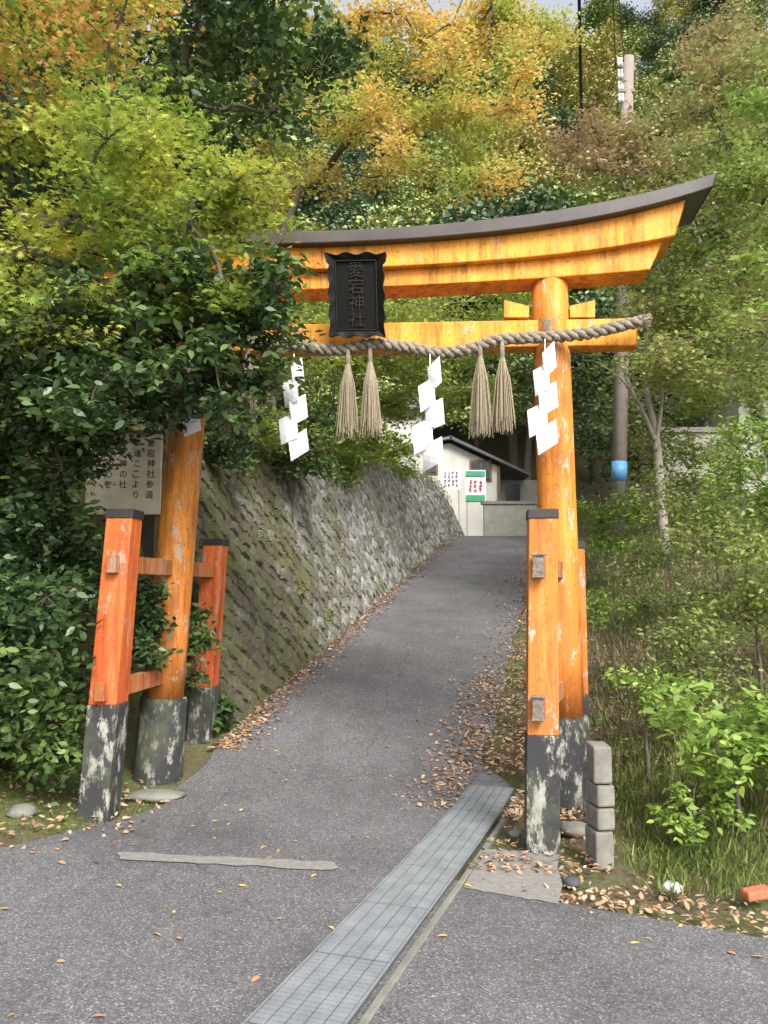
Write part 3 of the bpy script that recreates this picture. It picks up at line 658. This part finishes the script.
# evergreen in front of the gate
cl=fill(-120,300,185,425,4.75,5.9,.2,.32,36,lambda x,y: x<95 or y<400)+fill(-120,420,70,600,5.6,6.6,.24,.36,30)+fill(120,262,290,392,4.75,5.5,.13,.2,38,lambda x,y: x+y<645)+fill(60,410,120,455,5.6,6.2,.13,.19,7)+fill(78,530,100,600,6.3,6.8,.12,.18,5)+fill(150,350,272,422,4.9,5.5,.1,.15,16,lambda x,y:x+y<672)
tree('evergreen_tree','dark broadleaf tree with branches hanging in front of the left pillar','tree',(-3.4,6.3,hz(-3.4,6.3)),(-2.7,6.1,3.7),cl,33000,.07,L['dark'],'oval',.7,11,.7,.3,.09,twig=.0035)
cl=fill(-90,590,72,780,4.9,6.2,.18,.3,26)
tree('evergreen_shrub','dense dark bush at the left edge beside the front left post','shrub',(-2.9,5.7,hz(-2.9,5.7)),(-2.75,5.7,1.2),cl,10500,.07,L['dark'],'oval',.8,10,.8,.32,.04,twig=.004)
cl=fill(128,590,158,690,5.9,6.2,.09,.15,9)+fill(185,600,212,690,6.5,6.9,.09,.14,5)
tree('evergreen_shrub','leafy bush growing between the left gate posts','shrub',(-1.95,6.55,hz(-1.95,6.55)),(-1.9,6.5,1.1),cl,2400,.065,L['dark'],'oval',.8,8,.8,.34,.02,twig=.003)
cl=[(P(215,725,7.3),.12),(P(222,705,7.35),.1),(P(205,735,7.3),.1)]
tree('fern_plant','low green plant at the foot of the rear left post','plant',(-1.5,7.3,hz(-1.5,7.3)),(-1.5,7.3,.5),cl,300,.09,L['dark'],'oval',.6,6,.6,.3,.01,twig=.003)
# green maple above the wall
cl=fill(180,290,440,440,9,14,.45,.75,36,lambda x,y: (y<425 or x<300) and not(x>370 and y>370))+fill(300,280,545,365,12,16,.45,.7,24)+fill(385,375,500,432,13,17,.3,.5,20,lambda x,y:y<432-abs(x-440)*.35)
tree('maple_tree','green maple leaning over the stone wall behind the gate','tree',(-3.6,11,hz(-3.6,11)),(-2.6,11.5,5.8),cl,37000,.075,L['green'],'diamond',.35,12,.5,.27,.13,twig=.007)
# golden maple
cl=fill(255,-60,540,205,13,17,.4,.8,66,lambda x,y: y<205-(max(0,x-430))*.3)+fill(470,0,560,75,15,17,.5,.8,8)
tree('maple_tree','tall golden yellow maple rising behind the middle of the gate','tree',(-3.4,15,hz(-3.4,15)),(-1.6,15,9.5),cl,34000,.092,L['gold'],'diamond',.22,13,.4,.27,.13,twig=.007)
# red tree
cl=fill(570,125,700,210,14.5,17,.5,.8,20)+fill(650,10,790,130,16,20,.6,1.0,16)
tree('autumn_tree','reddish brown autumn tree in front of the utility pole','tree',(8.5,17,hz(8.5,17)),(6.6,16.5,9.5),cl,17000,.1,L['red'],'diamond',.4,12,.5,.28,.12,twig=.009)
# right mid trees
cl=fill(590,200,790,380,10,15,.42,.75,42,lambda x,y: not(x<650 and y>335))+fill(700,60,800,220,9,12,.4,.7,14)+fill(685,365,790,415,11,14,.35,.55,9)
tree('broadleaf_tree','loose green and russet tree filling the right side above the bank','tree',(6.8,11.5,hz(6.8,11.5)),(6.0,11.5,7.0),cl,31000,.078,L['right'],'diamond',.4,12,.5,.28,.11,twig=.007)
cl=fill(722,60,840,330,5.0,6.4,.14,.26,22,lambda x,y:x>742 or y<170)
tree('broadleaf_tree','bright green branches hanging in at the upper right edge','tree',(4.9,6.8,hz(4.9,6.8)),(4.0,6.0,4.2),cl,2600,.058,L['bright'],'oval',.4,10,.5,.32,.05,twig=.003)
# dead tree
db=P(664,520,11.2); t=thing('dead_tree','bare pale tree trunk with a leaning branch on the right bank','tree',(db.x,11.2,hz(db.x,11.2)))
MB().tube(catm([db-UP*.5,P(659,470,11.2),P(655,430,11.2),P(646,385,11.2),P(650,330,11.2)],6),[.075-.002*k for k in range(25)],10).build('trunk',M['palebark'],t,True)
for pl in ([(655,440),(640,405),(622,380),(597,362)],[(636,400),(625,372),(628,355)],[(655,450),(662,400),(660,355)],[(650,380),(640,350),(634,318)]):
    MB().tube(catm([P(x,y,11.15) for x,y in pl],6),[.036-.0018*k for k in range(6*(len(pl)-1)+1)],8).build('branch',M['palebark'],t,True)
def shrub(px,py,Yv,r,n,size,m,label,name='shrub',nc=8,tpl='oval',flat=.8):
    c=P(px,py,Yv); b=Vector((c.x,Yv,hz(c.x,Yv))); c.z=max(c.z,b.z+r*.5)
    cl=[(c+Vector((random.uniform(-1,1)*r,random.uniform(-1,1)*r*.7,random.uniform(-.8,.7)*r)),r*random.uniform(.35,.55)) for _ in range(nc)]
    return tree(name,label,'shrub',b,b.lerp(c,.8),cl,n,size,m,tpl,flat,8,.6,.32,.02,twig=.003)
shrub(735,735,5.1,.42,1900,.075,L['bright'],'bright green broad leaved shrub above the grass at the right edge',nc=13)
shrub(700,650,6.4,.38,2200,.045,L['olive'],'green shrub in the middle of the right bank',nc=12)
shrub(612,612,8.2,.28,1100,.042,L['bright'],'small leaved shrub just right of the right pillar',nc=8)
shrub(755,570,6.8,.6,4000,.055,L['right'],'leafy shrub at the right edge above the bright green one',nc=14)
shrub(606,525,12.5,.5,2600,.065,L['bright'],'bright green bush at the foot of the utility pole',nc=10)
shrub(715,505,9.8,.7,4200,.06,L['olive'],'green and yellow bush below the dead tree',nc=14)
shrub(655,580,8.0,.36,1900,.04,L['olive'],'low tangled shrub on the slope under the dead tree',nc=12)
shrub(645,690,6.1,.24,1000,.04,L['bright'],'thin low shrub behind the block stack',nc=8)
shrub(770,455,8.4,.75,4200,.065,L['bright'],'tall green bush below the white building at the right edge',nc=12)
shrub(690,455,12,.65,3200,.07,L['right'],'green bush in front of the pale garden wall',nc=14)
shrub(690,800,4.95,.2,500,.05,L['bright'],'small seedling clump in the grass right of the block stack',nc=6)
shrub(600,430,21,1.6,4200,.14,L['dark'],'dark evergreen bush behind the right pillar',nc=12)
shrub(690,385,18.5,1.7,4200,.14,L['olive'],'large dull green bush behind the dead tree',nc=12)
for i,(px,py,Yv,lab) in enumerate(((215,430,8.6,'dark bush on top of the wall near the left pillar'),(295,440,10.5,'dark green bush trailing over the wall beside the paper streamer'),(345,447,13.5,'green bush overhanging the middle of the wall'),(382,455,18,'green bush on the far part of the wall'))):
    shrub(px,py,Yv,.42+.08*i,3200,.068+.01*i,[L['dark'],L['dark'],L['green'],L['green']][i],lab,nc=12)

# hillside trees
def proto(kind,m,label,group):
    if kind=='cone':
        cl=[]
        for k in range(22):
            z=3+k*.5; R=2.6*(1-(k/24))+.3; w_=k*2.4
            for e in range(2): cl.append((Vector((math.cos(w_+e*3.1)*R*.6,math.sin(w_+e*3.1)*R*.6,z)),R*.45+.2))
    else:
        cl=[]
        for k in range(30):
            v=rng.normal(0,1,3); v/=np.linalg.norm(v); rr=random.uniform(.45,1)
            cl.append((Vector((v[0]*3.4*rr,v[1]*3.4*rr,8+v[2]*4.*rr)),random.uniform(.8,1.5)))
    return tree('hillside_tree',label,'tree',(0,0,0),(0,0,10),cl,12500,.25,m,'diamond',.55,9,.6,.28,.2,group=group,twig=.02)
def dup(root,loc,s,rz_):
    r=root.copy(); C.objects.link(r); r.location=loc; r.scale=(s,s,s*random.uniform(.9,1.15)); r.rotation_euler=(0,0,rz_)
    for ch in root.children:
        c=ch.copy(); C.objects.link(c); c.parent=r
pr_=[proto('round',L['hilldark'],'dark green rounded tree on the forested hillside','dark rounded trees on the hillside'),
     proto('cone',L['hilldark'],'dark conifer on the forested hillside','dark conifers on the hillside'),
     proto('round',L['hillgreen'],'mid green tree on the forested hillside','green trees on the hillside'),
     proto('round',L['hillyellow'],'yellowish autumn tree on the forested hillside','yellow trees on the hillside')]
spots=[]
for Yv,nn in ((38,6),(45,7),(53,8),(63,9),(75,12),(90,13),(108,15),(128,15)):
    for i in range(nn):
        x=(-.3+.82*(i+.5+random.uniform(-.3,.3))/nn)*Yv; spots.append((x,Yv+random.uniform(-3,3)+(8 if Yv==38 and x<8 else 0),random.choice([0,0,0,1,2,2,2,3]),random.uniform(1.0,1.4)*(1.25 if Yv>80 else 1)))
spots+=[(-7,13,0,.62),(-9,18,0,.8),(-5,20,2,.75),(-12,26,0,1),(-4,27,2,.8),(-8,33,2,1),(-2,37,2,.8),(10,19,2,.7),(13,26,0,.9),(10,31,2,.9),(16,33,2,1.),(-6,9.5,0,.5),(-15,40,0,1.1),(-22,50,1,1.2),(9.5,14.5,0,.55),(9,24,0,.6),(8.5,28,0,.75),(-6.5,11.5,0,.6),(7.5,46,0,1.5),(12,45,2,1.5)]
first=[True]*4
for x,y,k,s in spots:
    loc=(x,y,hz(x,y)-.3); rr=random.uniform(0,6.28)
    if first[k]: o=pr_[k]; o.location=loc; o.scale=(s,s,s); o.rotation_euler=(0,0,rr); first[k]=False
    else: dup(pr_[k],loc,s,rr)

# ---------------------------------------------------------------- litter, grass, ground cover
def surf(x,y,dz): return np.stack([x,y,S(x,y)+dz],1)
n=15000; y=4.6+20*rng.random(n)**1.6; x=xr(y)+rng.normal(.36,.34,n); x=np.where(y<6.6,DX(y)+rng.uniform(.22,1.0,n),x)
z=np.maximum(H(x,y),S(x,y)+.028)+rng.uniform(.005,.03,n); kk=~((y<5.6)&(rng.random(n)<.85)); p=np.stack([x,y,z],1)[kk]
n=4200; y2=6.9+19*rng.random(n)**1.5; x2=xl(y2)+np.abs(rng.normal(0,.14,n))-.05; p2=surf(x2,y2,.035)
n=620; t_=rng.random(n); xx=.55+1.6*t_; yy=4.42-(xx-.43)*.473+np.abs(rng.normal(0,.28,n))+.02; p3=np.stack([xx,yy,np.maximum(H(xx,yy),S(xx,yy)+.0)+.02],1)
n=600; x4=rng.uniform(-3.4,-1.5,n); y4=5.4+rng.normal(0,.4,n); p4=np.stack([x4,y4,np.maximum(H(x4,y4),S(x4,y4)+.027)+.01],1)
n=1000; y5=5.8+rng.random(n)*3.5; x5=xr(6.7)-.03-np.abs(rng.normal(0,.22,n))+(y5-6.7)*.23; p5=surf(x5,y5,.035)
n=3500; y8=rng.uniform(5.6,16,n); x8=np.maximum(1.6,xr(y8)+.7)+rng.gamma(1.4,.9,n); p8=np.stack([x8,y8,H(x8,y8)+.03],1)
o=leafdata('fallen_leaves',np.concatenate([p,p2,p3,p4,p5,p8]),.043,'oval',.35,L['litter'],None,droop=0); tag(o,'brown fallen leaves drifted along the road edges and wall foot','fallen leaves',kind='stuff')
n=200; x=rng.uniform(-3,2,n); y=rng.uniform(2.6,7,n); q=surf(x,y,.032); q=q[(x>Lr(y))&(x<Rr(y))]
o=leafdata('scattered_leaves',q,.04,'oval',.15,L['yellowfall'],None,droop=0); tag(o,'few yellow leaves scattered on the asphalt','fallen leaves',kind='stuff')
n=6500; x=1.35+rng.gamma(2.,.5,n); y=rng.uniform(4.3,7.0,n); k=(y>4.42-(x-.43)*.3+.2); x,y=x[k],y[k]
o=leafdata('grass',np.stack([x,y,H(x,y)],1),.1,'blade',.3,L['grass'],None,up=True); tag(o,'green grass at the foot of the right bank','grass',kind='stuff')
n=6000; x=rng.uniform(-3.2,-1.4,n); y=rng.normal(5.5,.4,n)
o=leafdata('moss_grass',np.stack([x,y,H(x,y)],1),.025,'blade',.3,L['grass'],None,up=True); tag(o,'short mossy grass around the left gate posts','grass',kind='stuff')
n=22000; y=rng.uniform(5.2,22,n); x=np.maximum(1.75,xr(y)+.85)+rng.gamma(1.9,1.1,n); cl_=np.clip(np.sin(x*3.1+y*1.7)*np.sin(y*2.3-x*2)+.3*np.sin(x*9)+.15,0,1); kk=rng.random(n)<.3+cl_; x,y,cl_=x[kk],y[kk],cl_[kk]; n=len(x)
z=H(x,y)+rng.random(n)*(.03+.3*cl_); o=leafdata('ground_cover',np.stack([x,y,z],1),.05,'oval',.6,L['olive'],None); tag(o,'low mixed undergrowth covering the right bank','undergrowth',kind='stuff')
n=12000; y=rng.uniform(5.4,20,n); x=np.maximum(1.75,xr(y)+.75)+rng.gamma(1.8,1.0,n)
o=leafdata('bank_grass',np.stack([x,y,H(x,y)],1),.14,'blade',.3,L['dry'],None,up=True); tag(o,'part dry grass covering the slope of the right bank','grass',kind='stuff')
n=14000; y=rng.uniform(7.6,28,n); x=xl(y)-.95-rng.gamma(1.3,.9,n)+.2*rng.normal(0,1,n); z=H(x,y)+rng.random(n)*np.interp(y,[10,24],[.3,.1])
n2=3500; y6=rng.uniform(5.6,7.4,n2); x6=-2.3-rng.gamma(1.5,.6,n2); z6=H(x6,y6)+rng.random(n2)*.25
n3=4000; a3=rng.random(n3)**1.5*18; am=.5+.5*np.sin(a3*2.1)*np.sin(a3*5.3+1); b3=hh(7.5+a3*.978)/.957-rng.gamma(1.2,.05+.16*am,n3)+.06; p7=np.array([tuple(wp(a,b,random.uniform(.05,.2))) for a,b in zip(a3,b3)])
n4=500; a4=rng.choice(rng.random(30)*18,n4)+rng.normal(0,.06,n4); a4=np.clip(a4,0,20); b4=np.abs(np.sin(np.round(a4*3)*12.9))*1.6+rng.normal(0,.06,n4)+.1; p9=np.array([tuple(wp(a,max(.02,b),random.uniform(.06,.14))) for a,b in zip(a4,b4)])
o=leafdata('wall_top_cover',np.concatenate([np.stack([x,y,z],1),np.stack([x6,y6,z6],1),p7,p9]),.05,'oval',.6,L['olive'],None); tag(o,'leafy undergrowth along the top of the stone wall','undergrowth',kind='stuff')

# ---------------------------------------------------------------- camera, light
cam=bpy.data.cameras.new('camera'); co=bpy.data.objects.new('camera',cam); C.objects.link(co); bpy.context.scene.camera=co
cam.sensor_fit='VERTICAL'; cam.sensor_height=36; cam.lens=F*36/1024; cam.clip_end=600; co.location=(0,0,1.6); co.rotation_euler=(math.pi/2+TH,0,0)
wd=bpy.data.worlds.new('World'); bpy.context.scene.world=wd; wd.use_nodes=True; nt=wd.node_tree; bg=nt.nodes['Background']
sky=nt.nodes.new('ShaderNodeTexSky'); sky.sky_type='NISHITA'; sky.sun_disc=False; sky.sun_elevation=math.radians(42); sky.sun_rotation=math.radians(158); sky.dust_density=4; sky.air_density=1.0
hs=nt.nodes.new('ShaderNodeHueSaturation'); hs.inputs['Saturation'].default_value=.35; hs.inputs['Value'].default_value=2.25; nt.links.new(sky.outputs[0],hs.inputs['Color']); nt.links.new(hs.outputs[0],bg.inputs[0]); bg.inputs[1].default_value=.15
sl=bpy.data.lights.new('sun','SUN'); sl.energy=4.0; sl.angle=math.radians(20); sl.color=(1,.97,.92); so=bpy.data.objects.new('sun',sl); C.objects.link(so); so.rotation_euler=(math.radians(48),0,math.radians(22))
vs=bpy.context.scene.view_settings; vs.view_transform='Standard'; vs.look='None'; vs.exposure=0; vs.gamma=1
